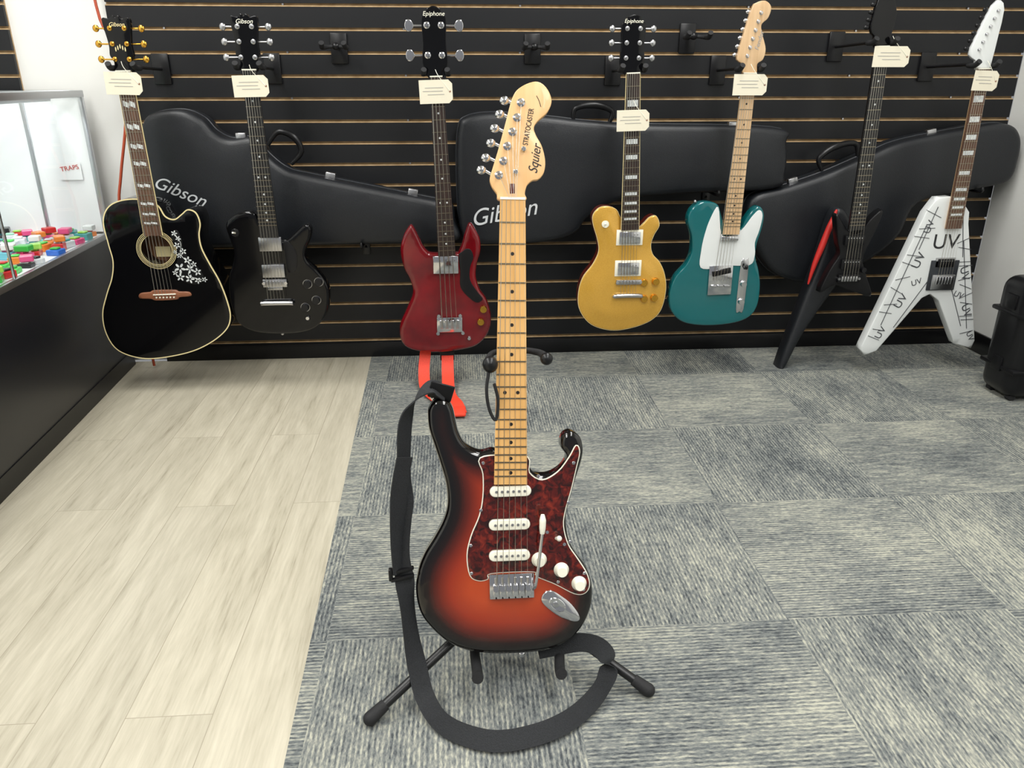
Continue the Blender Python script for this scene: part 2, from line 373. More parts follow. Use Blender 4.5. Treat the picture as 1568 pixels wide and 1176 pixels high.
# ================================================================ ROOM
WX=2.10;LX=-2.35;YB=-5.2;ZC=2.75
def floor_mat_wood():
    m=bpy.data.materials.new('vinyl_plank_floor');m.use_nodes=True;nt=m.node_tree;b=nt.nodes['Principled BSDF'];L=nt.links.new
    tc=nt.nodes.new('ShaderNodeTexCoord');mp=nt.nodes.new('ShaderNodeMapping');mp.inputs['Rotation'].default_value=(0,0,math.pi/2)
    br=nt.nodes.new('ShaderNodeTexBrick');br.inputs['Scale'].default_value=1;br.inputs['Brick Width'].default_value=1.15;br.inputs['Row Height'].default_value=.15
    br.inputs['Mortar Size'].default_value=.0009;br.inputs['Mortar Smooth'].default_value=.3;br.offset=.37
    br.inputs['Color1'].default_value=(0,0,0,1);br.inputs['Color2'].default_value=(1,1,1,1);br.inputs['Mortar'].default_value=(.5,.5,.5,1)
    L(tc.outputs['Object'],mp.inputs['Vector']);L(mp.outputs['Vector'],br.inputs['Vector'])
    def grain(s,det,dist,rough):
        m2=nt.nodes.new('ShaderNodeMapping');m2.inputs['Scale'].default_value=s;add=nt.nodes.new('ShaderNodeVectorMath');add.operation='MULTIPLY_ADD'
        add.inputs[1].default_value=(7,9,3);L(br.outputs['Color'],add.inputs[0]);L(tc.outputs['Object'],add.inputs[2]);L(add.outputs[0],m2.inputs['Vector'])
        nz=nt.nodes.new('ShaderNodeTexNoise');nz.inputs['Scale'].default_value=1;nz.inputs['Detail'].default_value=det;nz.inputs['Roughness'].default_value=rough;nz.inputs['Distortion'].default_value=dist
        L(m2.outputs['Vector'],nz.inputs['Vector']);return nz
    nz=grain((26,2.2,1),5,.5,.62);n2=grain((170,11,1),3,0,.6)
    r=nt.nodes.new('ShaderNodeValToRGB');e=r.color_ramp.elements;e[0].position=.28;e[0].color=lin((138,131,112));e[1].position=.64;e[1].color=lin((194,187,168));x=e.new(.43);x.color=lin((174,167,148))
    mxx=nt.nodes.new('ShaderNodeMixRGB');mxx.inputs['Fac'].default_value=.38;L(nz.outputs['Fac'],mxx.inputs[1]);L(n2.outputs['Fac'],mxx.inputs[2])
    L(mxx.outputs[0],r.inputs['Fac'])
    mx=nt.nodes.new('ShaderNodeMixRGB');mx.blend_type='MULTIPLY';mx.inputs['Fac'].default_value=1
    rr=nt.nodes.new('ShaderNodeValToRGB');rr.color_ramp.elements[0].color=(.90,.90,.90,1);rr.color_ramp.elements[1].color=(1,1,1,1)
    L(br.outputs['Color'],rr.inputs['Fac']);L(r.outputs['Color'],mx.inputs[1]);L(rr.outputs['Color'],mx.inputs[2])
    m3=nt.nodes.new('ShaderNodeMixRGB');m3.inputs[2].default_value=lin((146,138,120));L(br.outputs['Fac'],m3.inputs['Fac']);L(mx.outputs['Color'],m3.inputs[1])
    L(m3.outputs['Color'],b.inputs['Base Color']);b.inputs['Roughness'].default_value=.36
    bp=nt.nodes.new('ShaderNodeBump');bp.inputs['Strength'].default_value=.12;bp.inputs['Distance'].default_value=.001;L(nz.outputs['Fac'],bp.inputs['Height']);L(bp.outputs['Normal'],b.inputs['Normal'])
    return m
def floor_mat_carpet():
    m=bpy.data.materials.new('carpet_tiles');m.use_nodes=True;nt=m.node_tree;b=nt.nodes['Principled BSDF'];L=nt.links.new;N=nt.nodes.new
    tc=N('ShaderNodeTexCoord');T=.47
    sub=N('ShaderNodeVectorMath');sub.operation='SUBTRACT';sub.inputs[1].default_value=(.66,-.757,0);L(tc.outputs['Object'],sub.inputs[0])
    dv=N('ShaderNodeVectorMath');dv.operation='DIVIDE';dv.inputs[1].default_value=(T,T,1);L(sub.outputs[0],dv.inputs[0])
    fl=N('ShaderNodeVectorMath');fl.operation='FLOOR';L(dv.outputs[0],fl.inputs[0])
    ck=N('ShaderNodeTexChecker');ck.inputs['Scale'].default_value=1;ck.inputs['Color1'].default_value=(0,0,0,1);ck.inputs['Color2'].default_value=(1,1,1,1)
    a5=N('ShaderNodeVectorMath');a5.operation='ADD';a5.inputs[1].default_value=(.5,.5,.5);L(fl.outputs[0],a5.inputs[0]);L(a5.outputs[0],ck.inputs['Vector'])
    wn=N('ShaderNodeTexWhiteNoise');wn.noise_dimensions='2D';L(a5.outputs[0],wn.inputs['Vector'])
    sx=N('ShaderNodeSeparateXYZ');L(tc.outputs['Object'],sx.inputs[0])
    def ma(op,a,bv,c=None):
        n=N('ShaderNodeMath');n.operation=op
        for i,q in enumerate((a,bv,c)):
            if q is None: continue
            if isinstance(q,(int,float)): n.inputs[i].default_value=q
            else: L(q,n.inputs[i])
        return n.outputs[0]
    def mixf(f,a,bv):
        return ma('ADD',ma('MULTIPLY',a,ma('SUBTRACT',1.0,f)),ma('MULTIPLY',bv,f))
    f=ck.outputs['Fac']
    def streak(s,det=3):
        o=[]
        for q in (s,(s[1],s[0],1)):
            mp=N('ShaderNodeMapping');mp.inputs['Scale'].default_value=q;L(tc.outputs['Object'],mp.inputs['Vector'])
            n=N('ShaderNodeTexNoise');n.inputs['Scale'].default_value=1;n.inputs['Detail'].default_value=det;n.inputs['Roughness'].default_value=.65;L(mp.outputs[0],n.inputs['Vector']);o.append(n.outputs['Fac'])
        return mixf(f,o[0],o[1])
    fine=streak((75,260,1),2)
    band=streak((14,75,1),2)
    broad=streak((2.6,4.5,1),1)
    c=mixf(f,sx.outputs['Y'],sx.outputs['X'])
    rib=ma('SINE',ma('MULTIPLY',c,2*math.pi/.0088),0)
    tot=ma('ADD',ma('MULTIPLY',ma('SUBTRACT',fine,.5),1.5),ma('MULTIPLY',ma('SUBTRACT',band,.5),1.05))
    tot=ma('ADD',tot,ma('MULTIPLY',ma('SUBTRACT',broad,.5),.8))
    tot=ma('ADD',tot,ma('MULTIPLY',rib,.17))
    tot=ma('ADD',tot,ma('MULTIPLY',ma('SUBTRACT',wn.outputs['Value'],.5),.14))
    tot=ma('ADD',tot,.5)
    r=N('ShaderNodeValToRGB');e=r.color_ramp.elements;e[0].position=.05;e[0].color=lin((66,70,73));e[1].position=.95;e[1].color=lin((172,171,156))
    x=e.new(.35);x.color=lin((103,107,107));x=e.new(.62);x.color=lin((131,133,127))
    L(tot,r.inputs['Fac']);L(r.outputs['Color'],b.inputs['Base Color']);b.inputs['Roughness'].default_value=.95;setin(b,'Specular IOR Level',.15)
    bp=N('ShaderNodeBump');bp.inputs['Strength'].default_value=.4;bp.inputs['Distance'].default_value=.003;L(tot,bp.inputs['Height']);L(bp.outputs['Normal'],b.inputs['Normal'])
    return m
bx0,bx1=-.36,-.215
mesh(None,'floor',[(LX,0,0),(bx0,0,0),(bx1,YB,0),(LX,YB,0),(LX,0,-.05),(bx0,0,-.05),(bx1,YB,-.05),(LX,YB,-.05),
   (bx0,0,0.0),(WX,0,0.0),(WX,YB,0.0),(bx1,YB,0.0),(bx0,0,-.05),(WX,0,-.05),(WX,YB,-.05),(bx1,YB,-.05)],
   [(0,3,2,1),(4,5,6,7),(8,11,10,9),(12,13,14,15),(0,4,7,3),(9,10,14,13),(3,7,6,2),(11,15,14,10)],[floor_mat_wood(),floor_mat_carpet()],False,mi=[0,0,1,1,0,1,0,1])
mesh(None,'ceiling',[(LX,0,ZC),(WX,0,ZC),(WX,YB,ZC),(LX,YB,ZC),(LX,0,ZC+.05),(WX,0,ZC+.05),(WX,YB,ZC+.05),(LX,YB,ZC+.05)],[(0,1,2,3),(4,7,6,5),(0,4,5,1),(2,6,7,3),(1,5,6,2),(0,3,7,4)],M['ceil'],False)
box(None,'wall_right',(WX+.03,YB/2,ZC/2),(.06,-YB,ZC),M['paint'],0)
box(None,'wall_left',(LX-.03,YB/2,ZC/2),(.06,-YB,ZC),M['paint'],0)
box(None,'wall_back',((LX+WX)/2,.05,ZC/2),(WX-LX,.06,ZC),M['paint'],0)
def slatwall(name,x0,x1):
    g=Grp(name,((x0+x1)/2,0,0),off=((x0+x1)/2,0,0))
    box(g,'mdf_core',((x0+x1)/2,.016,ZC/2),(x1-x0,.008,ZC),M['mdf'],0)
    V=[];F=[];lip=[];LF=[]
    def bx(Vv,Ff,a,b,c,d,e,f):
        k=len(Vv);Vv+=[(a,c,e),(b,c,e),(b,c,f),(a,c,f),(a,d,e),(b,d,e),(b,d,f),(a,d,f)]
        Ff+=[tuple(k+i for i in q) for q in ((0,1,2,3),(5,4,7,6),(0,4,5,1),(3,2,6,7),(1,5,6,2),(0,3,7,4))]
    z=.0;k=0
    while z<ZC-.02:
        zt=min(.074+.075*k-.005,ZC)
        bx(V,F,x0,x1,0,.0125,z,zt-.0034)
        bx(lip,LF,x0,x1,.0006,.0125,zt-.0034,zt)
        z=zt+.0075;k+=1
    mesh(g,'black_slats',V,F,M['slat'],False);mesh(g,'raw_slat_edges',lip,LF,M['mdf'],False)
    # screw heads in the grooves
    x=x0+.18;i=0
    while x<x1-.05:
        for k in range(1,17,2):
            lathe(g,'screw_head',(x,.074+.075*(k+i%2)-.001),[(.0035,.004),(.0035,.013)],M['nick'],8)
        x+=.405;i+=1
    return g
slatwall('slatwall_panel',-1.16,WX-.002)
slatwall('slatwall_panel',LX+.01,-1.49)
box(None,'baseboard_back',((-1.16+WX)/2,-.004,.03),(WX+1.16-.004,.006,.06),M['bplas'],.002)
box(None,'baseboard_right',(WX-.005,-2.6,.04),(.01,5.1,.08),M['bplas'],.002)

# ================================================================ HARD CASES on wall
def case(name,pts,brackets):
    P=mm(pts);cx=sum(p[0] for p in P)/len(P);cz=sum(p[1] for p in P)/len(P)
    g=Grp(name,(cx,0,cz),off=(cx,0,cz))
    solid(g,'shell_lid',P,-.137,.060,M['case'],.022,.025,arch=.006,archD=.09,backround=False,rings=4)
    solid(g,'valance',grow(P,.003),-.078,.008,M['casetrim'],.002,.05,n=1,rings=1)
    solid(g,'shell_body',P,-.071,.064,M['case'],.012,.05,n=6,rings=2)
    for x,z in brackets:
        sweep(g,'bracket_arm',[(x,-.008,z-.035),(x,-.012,z-.008),(x,-.14,z-.006),(x,-.15,z+.012)],.005,M['tube'],8)
        box(g,'bracket_plate',(x,-.005,z-.03),(.03,.006,.06),M['tube'],.001)
    return g
def latch(g,x,z,y=-.078,rot=0):
    box(g,'latch',(x,y-.004,z),(.035,.02,.03),M['nick'],.003,rot)
def handle(g,p0,p1,bul,y=-.074):
    p0=Vector((p0[0],y,p0[1]));p1=Vector((p1[0],y,p1[1]));b=Vector((bul[0],0,bul[1]))
    sweep(g,'handle',[p0,p0+b*.8,(p0+p1)/2+b*1.1,p1+b*.8,p1],[.007,.010,.012,.010,.007],M['bplas'],10)
g=case('guitar_hard_case','-1057,893;-1012,931;-924,939;-862,914;-825,871;-773,845;-695,849;-657,794;-595,743;-506,720;-141,644;-30,617;-12,560;-18,480;-339,476;-880,470;-1064,472;-1110,585;-1095,760',((-.95,.468),(-.35,.475)))
text(g,'logo','Gibson',(-.962,.672),-.1445,.062,math.radians(-24),M['logo'],.35)
handle(g,(-.66,.82),(-.585,.755),(.05,.055))
latch(g,-.745,.848);latch(g,-.45,.712,rot=-.2);latch(g,-.16,.652,rot=-.2)
g=case('guitar_hard_case','8,868;40,915;144,928;328,914;445,901;656,887;1147,874;1191,817;1200,714;1162,660;842,646;600,625;480,567;433,507;336,477;190,469;60,474;10,525;0,700',((.2,.466),(.95,.647)))
text(g,'logo','Gibson',(.165,.585),-.1445,.084,math.radians(10),M['logo'],.35)
handle(g,(.42,.90),(.55,.89),(.01,.05));latch(g,.62,.888);latch(g,1.0,.878)
g=case('guitar_hard_case','1090,632;1211,666;1354,712;1517,781;1633,827;1873,871;2010,884;2070,840;2082,760;2060,680;1923,648;1727,602;1674,479;1561,379;1390,304;1223,333;1124,436;1076,540',((1.5,.34),(1.95,.65)))
handle(g,(1.36,.72),(1.49,.77),(-.02,.055));latch(g,1.25,.68,rot=.3);latch(g,1.75,.85,rot=.2)

# ================================================================ HANGERS
def hanger(x,z,reach,hw=.03):
    g=Grp('guitar_wall_hanger',(x,0,z),off=(x,0,z))
    box(g,'slat_plate',(x,-.006,z),(.058,.01,.10),M['bplas'],.004)
    ye=-reach
    sweep(g,'arm',[(x,-.01,z),(x,ye+.06,z+.004),(x,ye+.045,z+.004)],.0055,M['tube'],8,3)
    ell(g,'swivel',(x,ye+.045,z+.004),(.014,.012,.012),M['bplas'])
    for s in (-1,1):
        sweep(g,'prong',[(x,ye+.045,z+.004),(x+s*hw*.8,ye+.04,z+.002),(x+s*(hw+.008),ye+.02,z),(x+s*(hw+.008),ye-.012,z),(x+s*(hw+.006),ye-.03,z+.012)],[.006,.006,.0085,.0085,.009],M['rubber'],10)
    return g

# ================================================================ GUITAR 1: black acoustic
g=Grp('acoustic_guitar',(-1.0,G,.126),off=(-1.0,0,.126))
A=mm('-1163,602;-1139,648;-1094,670;-1032,674;-975,655;-954,618;-926,608;-899,624;-876,639;-850,628;-841,593;-850,555;-848,511;-828,456;-804,399;-787,330;-783,272;-805,225;-867,179;-950,145;-1065,126;-1141,132;-1202,163;-1228,223;-1226,293;-1198,361;-1170,417;-1156,472;-1160,527')
A=[(-1.003+(x+1.003)*.96,z) for x,z in A]
solid(g,'body',A,0,.105,M['blk'],.003,.02,hole=(-1.002,.508,.049))
Ap=outl(A,6);nr=normals(Ap)
def rim(g,name,poly,nr,d0,d1,y,m):
    a=poly+nr*d0;b=poly+nr*d1;n=len(poly);V=[(p[0],y,p[1]) for p in a]+[(p[0],y,p[1]) for p in b]+[(p[0],y+.004,p[1]) for p in a]
    F=[(i,(i+1)%n,n+(i+1)%n,n+i) for i in range(n)]+[(i,2*n+i,2*n+(i+1)%n,(i+1)%n) for i in range(n)]
    return mesh(g,name,V,F,m,False)
rim(g,'binding',Ap,nr,-.0008,.0028,-.0006,M['bind'])
def ring(g,name,c,r0,r1,y,m,n=48):
    V=[];F=[]
    for r in (r0,r1):
        for k in range(n): a=2*math.pi*k/n;V.append((c[0]+r*math.cos(a),y,c[1]+r*math.sin(a)))
    for k in range(n): F.append((k,n+k,n+(k+1)%n,(k+1)%n)[::-1])
    return mesh(g,name,V,F,m,False)
for r0,r1,mt in ((.0495,.0515,'bind'),(.054,.060,'bind'),(.0555,.0585,'blk'),(.063,.0645,'bind')): ring(g,'rosette',(-1.002,.508),r0,r1,-.0007-(.0003 if mt=='blk' else 0),M[mt])
lathe(g,'interior_back',(-1.002,.508),[(.055,.06),(.055,.065)],M['spruce'],24)
box(g,'interior_label',(-1.002,.058,.49),(.05,.001,.035),M['bind'],0)
solid(g,'pickguard',mm('-948,560;-925,572;-915,540;-915,505;-895,470;-872,440;-862,410;-885,390;-920,394;-955,422;-960,440;-940,470;-935,505;-945,535'),-.0018,.0018,M['blksat'],.0006,.03,n=4)
fl=[(-.936,.562,.010),(-.926,.545,.009),(-.933,.522,.011),(-.916,.502,.011),(-.931,.488,.009),(-.906,.472,.013),(-.935,.445,.018),(-.903,.442,.015),(-.880,.432,.013),(-.938,.415,.014),(-.908,.408,.015),(-.882,.402,.011),(-.942,.50,.007),(-.888,.458,.010),(-.953,.43,.009),(-.86,.405,.009)]
for i,(x,z,r) in enumerate(fl):
    for k in range(5):
        a=k*2*math.pi/5+i;lathe(g,'floral_petal',(x+r*.62*math.cos(a),z+r*.62*math.sin(a)),[(r*.42,-.0024),(r*.42,-.0016)],M['pearl'],8,1,.5,a)
sweep(g,'floral_vine',[(-.938,-.0018,.565),(-.92,-.0018,.53),(-.925,-.0018,.49),(-.90,-.0018,.455),(-.91,-.0018,.42),(-.87,-.0018,.405)],.0009,M['pearl'],6)
solid(g,'bridge',mm('-1083,345;-1078,362;-1045,366;-1030,372;-962,372;-950,366;-917,364;-912,350;-950,346;-962,338;-1030,336;-1045,342'),-.008,.008,M['bwood'],.003,.02,n=3)
box(g,'saddle',(-.997,-.0105,.358),(.075,.005,.003),M['cream'],.0005,.02)
for k in range(6): lathe(g,'bridge_pin',(-.997+(k-2.5)*.0115,.347),[(.0025,-.0105),(.003,-.008)],M['cream'],8)
neck(g,(-1.007,1.057),(-1.002,.556),.045,.058,.70,19,M['rose2'],M['mahog'],'split',M['pearl'],y=-.009,bind=M['bind'])
strings(g,(-1.007,1.057),(-.998,.352),6,.036,.058,-.012,.0006,-.012)
crest_head(g,'headstock',-1.006,1.055,1.215,.048,.07,.082,-.002,.016,M['blk'],'book')
tuners33(g,-1.006,(1.092,1.135,1.178),.076,-.002,M['goldm'],1.1)
for k in range(5):
    lathe(g,'crown_inlay',(-1.006+(k-2)*.007,1.128+abs(k-2)*-.004),[(.003,-.0028),(.003,-.002)],M['bind'],8,.6,2.2)
text(g,'logo','Gibson',(-1.006,1.188),-.0025,.016,0,M['bind'],.3)
price_tag(g,-1.062,-.953,.991,1.056,-.022,-.02)
hanger(-1.006,1.068,.325,.03)

# ================================================================ GUITAR 2: black electric
g=Grp('black_electric_guitar',(-.628,G,.205),off=(-.628,0,.205))
B=mm('-768,586;-740,616;-699,630;-668,624;-651,590;-625,552;-597,532;-571,538;-540,562;-518,580;-500,584;-490,566;-498,535;-517,497;-514,462;-484,428;-455,382;-450,335;-464,277;-502,230;-561,208;-651,205;-725,216;-772,248;-788,296;-790,354;-782,410;-764,455;-754,499;-763,543')
solid(g,'body',B,.004,.045,M['blk'],.010,.015,rings=5)
neck(g,(-.629,1.061),(-.627,.545),.044,.062,.66,22,M['ebony'],M['blksat'],'dot',M['pearl'],y=-.012,thick=.022)
strings(g,(-.629,1.061),(-.627,.335),6,.036,.054,-.017,.0006,-.017)
humbucker(g,'neck_pickup',-.665,-.59,.499,.546,.004,M['nick'],None,.012)
humbucker(g,'bridge_pickup',-.665,-.59,.409,.453,.004,M['nick'],None,.012)
bridge6(g,-.668,-.587,.375,.402,.004,M['nick']);box(g,'bridge_adjuster',(-.628,-.001,.370),(.05,.008,.01),M['nick'],.001)
sweep(g,'tailpiece',[(-.678,-.008,.318),(-.67,-.010,.32),(-.585,-.010,.32),(-.576,-.008,.318)],.008,M['nick'],10,2)
for x in (-.668,-.586): lathe(g,'tailpiece_stud',(x,.32),[(.006,-.006),(.006,.006)],M['nick'],12)
for x,z in ((-.520,.382),(-.481,.389),(-.535,.300),(-.495,.325)):
    knob(g,'knob',(x,z),.014,.004,.015,M['bplas']);ring(g,'knob_ring',(x,z),.0145,.016,.0035,M['nick'],24)
knob(g,'pickup_switch_washer',(-.740,.56),.014,.005,.004,M['bplas']);sweep(g,'pickup_switch',[(-.740,0,.56),(-.742,-.018,.565)],.003,M['cream'],8,1)
lathe(g,'output_jack',(-.53,.262),[(.006,-.006),(.008,-.002),(.008,.006)],M['chrome'],12)
solid(g,'pickguard',mm('-585,535;-560,518;-545,480;-555,430;-580,425;-584,480'),.0025,.002,M['bplas'],.0006,.03,n=3)
crest_head(g,'headstock',-.629,1.058,1.222,.047,.072,.082,-.006,.015,M['blk'],'book')
tuners33(g,-.629,(1.098,1.142,1.184),.076,-.006,M['nick'],1.15)
text(g,'logo','Gibson',(-.629,1.198),-.0065,.018,0,M['cream'],.3)
price_tag(g,-.680,-.572,.984,1.047,-.027,.02)
strap_btn(g,-.628,.20,.025)
hanger(-.629,1.070,.33,.03)

# ================================================================ GUITAR 3: cherry double-cut bass
g=Grp('red_bass_guitar',(-.045,G,.121),off=(-.045,0,.121))
C3=mm('-94,482;-106,488;-120,506;-133,536;-146,564;-157,578;-168,570;-186,540;-198,491;-190,434;-170,388;-163,342;-188,283;-214,224;-210,163;-173,133;-96,121;-14,127;56,145;99,193;109,253;94,313;71,349;58,396;62,440;75,485;74,526;60,558;46,580;34,578;22,548;12,514;2,492;-8,482;-50,480')
solid(g,'body',C3,.004,.04,M['red'],.012,.012,rings=5)
neck(g,(-.056,1.042),(-.040,.475),.040,.060,.80,20,M['rose'],M['mahog'],'dot',M['pearl'],y=-.012,thick=.02,dots=(3,5,7,9,12,15,17,19))
strings(g,(-.056,1.042),(-.038,.225),4,.030,.052,-.016,.001,-.016)
humbucker(g,'neck_pickup',-.088,-.002,.413,.474,.004,M['chrome'],None,.014)
box(g,'bridge',(-.038,-.003,.229),(.09,.014,.055),M['chrome'],.003)
for k in range(4): box(g,'bridge_saddle',(-.038+(k-1.5)*.019,-.012,.232),(.012,.008,.03),M['nick'],.001)
for x,z in ((-.075,.262),(0,.262),(-.08,.198),(.008,.198)): lathe(g,'bridge_stud',(x,z),[(.006,-.012),(.007,-.008),(.007,.004)],M['chrome'],12)
solid(g,'pickguard',mm('0,474;12,486;26,496;42,492;50,466;38,430;38,385;62,345;80,318;60,306;35,322;10,350;2,375;4,420'),.001,.004,M['bplas'],.001,.03,n=4)
for x,z in ((.082,.282),(.072,.236)):
    knob(g,'gold_knob',(x,z),.0135,.004,.014,M['goldm'])
lathe(g,'output_jack',(.03,.175),[(.006,-.004),(.008,0),(.008,.006)],M['chrome'],12)
crest_head(g,'headstock',-.058,1.04,1.236,.044,.078,.072,-.004,.015,M['blk'],'crest')
for z,b in ((1.105,1),(1.19,1)):
    for s in (-1,1):
        px=-.058+s*.022;lathe(g,'tuner_post',(px,z),[(.005,-.018),(.006,-.016),(.006,-.006),(.010,-.005),(.010,-.004)],M['chrome'],14)
        sweep(g,'tuner_shaft',[(px,.012,z),(-.058+s*.066,.012,z)],.0035,M['chrome'],8,1)
        solid(g,'tuner_key',[(-.058+s*(.064+a),z+b2) for a,b2 in ((0,-.006),(.010,-.017),(.022,-.015),(.027,0),(.022,.015),(.010,.017),(0,.006))],.009,.005,M['chrome'],.002,.03,n=3)
text(g,'logo','Epiphone',(-.058,1.222),-.0045,.018,0,M['cream'],.2)
price_tag(g,-.110,-.006,.964,1.034,-.026,.03)
hanger(-.057,1.052,.33,.03)
st3=Grp('orange_guitar_strap',(-.08,G,.12),off=(-.08,G,.12))
ribbon(st3,'webbing',[(-.125,-.270,.165),(-.130,-.282,.11),(-.136,-.32,.055),(-.128,-.40,.014),(-.085,-.50,.010),(-.035,-.56,.010)],[(1,0,0)]*6,.040,M['orange'],.003)
ribbon(st3,'webbing_return',[(-.052,-.270,.165),(-.05,-.285,.11),(-.05,-.34,.05),(-.045,-.45,.014),(-.02,-.55,.018),(-.008,-.62,.012)],[(1,0,0)]*6,.043,M['orange'],.004)
box(st3,'buckle',(-.051,-.290,.098),(.052,.008,.035),M['bplas'],.002)
box(st3,'leather_end',(-.012,-.61,.014),(.045,.07,.012),M['orange'],.005)

# ================================================================ GUITAR 4: gold single-cut
g=Grp('gold_electric_guitar',(.58,G,.193),off=(.58,0,.193))
D=mm('460,604;479,628;508,634;539,623;556,595;585,565;613,556;635,574;656,595;679,599;692,568;676,535;667,501;676,467;702,439;723,396;732,337;719,265;681,224;611,199;540,193;468,217;426,271;419,331;433,389;466,435;485,481;478,526;463,571')
solid(g,'body',D,.006,.05,M['mahog'],.004,.03)
solid(g,'gold_top',D,.002,.012,M['gold'],.004,.015,arch=.010,archD=.07)
Dp=outl(D,6);rim(g,'binding',Dp,normals(Dp),-.0010,.0024,.0045,M['bind'])
neck(g,(.569,1.052),(.587,.556),.043,.060,.66,22,M['rose'],M['mahog'],'block',M['pearl'],y=-.016,thick=.022,bind=M['bind'])
strings(g,(.569,1.052),(.592,.325),6,.036,.054,-.021,.0006,-.021)
humbucker(g,'neck_pickup',.542,.634,.503,.556,-.007,M['chrome'],M['cream'],.010)
humbucker(g,'bridge_pickup',.542,.635,.394,.450,-.007,M['chrome'],M['cream'],.010)
bridge6(g,.548,.638,.365,.382,-.007,M['nick'])
sweep(g,'tailpiece',[(.545,-.014,.322),(.555,-.016,.325),(.63,-.016,.325),(.64,-.014,.322)],.008,M['nick'],10,2)
for x,z in ((.648,.370),(.690,.373),(.652,.312),(.688,.314)): knob(g,'gold_speed_knob',(x,z),.0135,-.005,.013,M['goldm'])
lathe(g,'switch_plate',(.503,.575),[(.012,-.006),(.013,-.003),(.013,.004)],M['cream'],20);sweep(g,'pickup_switch',[(.503,-.004,.575),(.500,-.020,.580)],.003,M['cream'],8,1)
crest_head(g,'headstock',.565,1.05,1.216,.046,.078,.074,-.006,.015,M['blk'],'crest')
tuners33(g,.565,(1.098,1.142,1.183),.074,-.006,M['nick'],1.1)
text(g,'logo','Epiphone',(.564,1.204),-.0065,.016,0,M['cream'],.2)
price_tag(g,.520,.626,.879,.944,-.03,.03)
hanger(.568,1.064,.33,.03)

# ================================================================ GUITAR 5: teal single-cut bolt-on
g=Grp('teal_electric_guitar',(.93,G,.203),off=(.93,0,.203))
E=mm('792,578;798,614;823,640;857,646;892,635;907,602;925,565;977,549;995,583;1019,618;1042,627;1059,600;1058,553;1046,496;1047,449;1064,402;1076,343;1073,270;1042,227;971,206;875,203;801,219;757,264;747,325;764,384;800,430;815,476;810,529')
solid(g,'body',E,.004,.044,M['teal'],.006,.02)
solid(g,'pickguard',mm('893,628;869,589;854,533;847,476;850,418;902,414;936,424;1026,424;1041,461;1036,503;1047,548;1052,598;1038,616;1016,595;984,549;949,531;913,536'),.0012,.0028,M['white'],.0006,.03,n=4)
neck(g,(.951,1.052),(.944,.535),.043,.058,.68,22,M['maple2'],M['maple2'],'dot',M['dot'],y=-.009,thick=.018)
strings(g,(.951,1.052),(.926,.37),6,.036,.056,-.014,.0006,-.012)
box(g,'neck_pickup',(.941,-.005,.521),(.062,.012,.018),M['chrome'],.004)
box(g,'bridge_plate',(.924,-.001,.372),(.085,.006,.105),M['chrome'],.001,.02)
for k in range(3): box(g,'saddle_barrel',(.900+k*.024,-.008,.352),(.021,.007,.007),M['nick'],.002)
box(g,'bridge_pickup',(.925,-.006,.402),(.068,.008,.020),M['bplas'],.003,.2)
solid(g,'control_plate',[(1.008+a,.350+b) for a,b in ((-.014,-.085),(0,-.095),(.014,-.085),(.014,.085),(0,.093),(-.014,.085))],.0,.004,M['chrome'],.001,.03,n=3)
knob(g,'volume_knob',(1.008,.358),.0115,0,.016,M['chrome']);knob(g,'tone_knob',(1.007,.293),.0115,0,.016,M['chrome'])
sweep(g,'selector_switch',[(1.008,0,.412),(1.008,-.016,.420)],.0035,M['bplas'],8,1);ell(g,'selector_tip',(1.008,-.018,.421),(.006,.006,.009),M['bplas'])
solid(g,'headstock',mm('929,1052;931,1078;910,1090;907,1112;936,1238;952,1259;979,1264;999,1246;993,1216;974,1196;980,1169;996,1126;991,1095;974,1081;973,1052'),-.003,.014,M['maple2'],.002,.03,n=5)
for k in range(6):
    t=k/5;x=.926+t*.030;z=1.105+t*.125
    lathe(g,'tuner_post',(x+.012,z),[(.003,-.012),(.0035,-.011),(.0035,-.005),(.006,-.004),(.006,-.003)],M['chrome'],12)
    sweep(g,'tuner_shaft',[(x+.012,.012,z),(x-.02,.012,z+.002)],.0022,M['chrome'],6,1);ell(g,'tuner_button',(x-.024,.012,z+.003),(.009,.005,.007),M['chrome'])
text(g,'logo','Fender',(.972,1.15),-.0035,.020,math.radians(78),M['ink'],.2)
price_tag(g,.895,1.006,.987,1.051,-.022,.0)
strap_btn(g,.815,.645,.02)
hanger(.951,1.066,.33,.028)

# ================================================================ GUITAR 6: black angular guitar
g=Grp('black_angular_guitar',(1.385,G,.32),off=(1.385,0,.32))
solid(g,'body',mm('1352,560;1318,600;1328,545;1342,490;1352,455;1325,400;1300,318;1350,345;1392,330;1420,322;1495,300;1472,360;1440,432;1452,490;1475,560;1482,612;1440,575;1420,540;1395,530;1370,540'),.004,.04,M['blksat'],.004,.02,n=3)
neck(g,(1.378,1.132),(1.390,.545),.043,.056,.76,24,M['ebony'],M['blksat'],'dot',M['pearl'],y=-.012,thick=.02)
strings(g,(1.378,1.132),(1.395,.37),6,.036,.052,-.016,.0005,-.015)
humbucker(g,'neck_pickup',1.358,1.428,.49,.525,.004,M['bplas'],None,.012);humbucker(g,'bridge_pickup',1.358,1.43,.405,.44,.004,M['bplas'],None,.012)
bridge6(g,1.355,1.435,.355,.385,.004,M['blksat'])
solid(g,'headstock',mm('1356,1130;1348,1165;1330,1190;1352,1300;1400,1345;1392,1290;1412,1230;1404,1165;1400,1130'),-.002,.014,M['blk'],.002,.03,n=2)
for k in range(6): ell(g,'tuner_button',(1.322+k*.004,.006,1.19+k*.022),(.010,.005,.007),M['bplas'])
knob(g,'knob',(1.445,.40),.010,.004,.013,M['bplas'])
price_tag(g,1.343,1.463,1.072,1.134,-.027,.0)
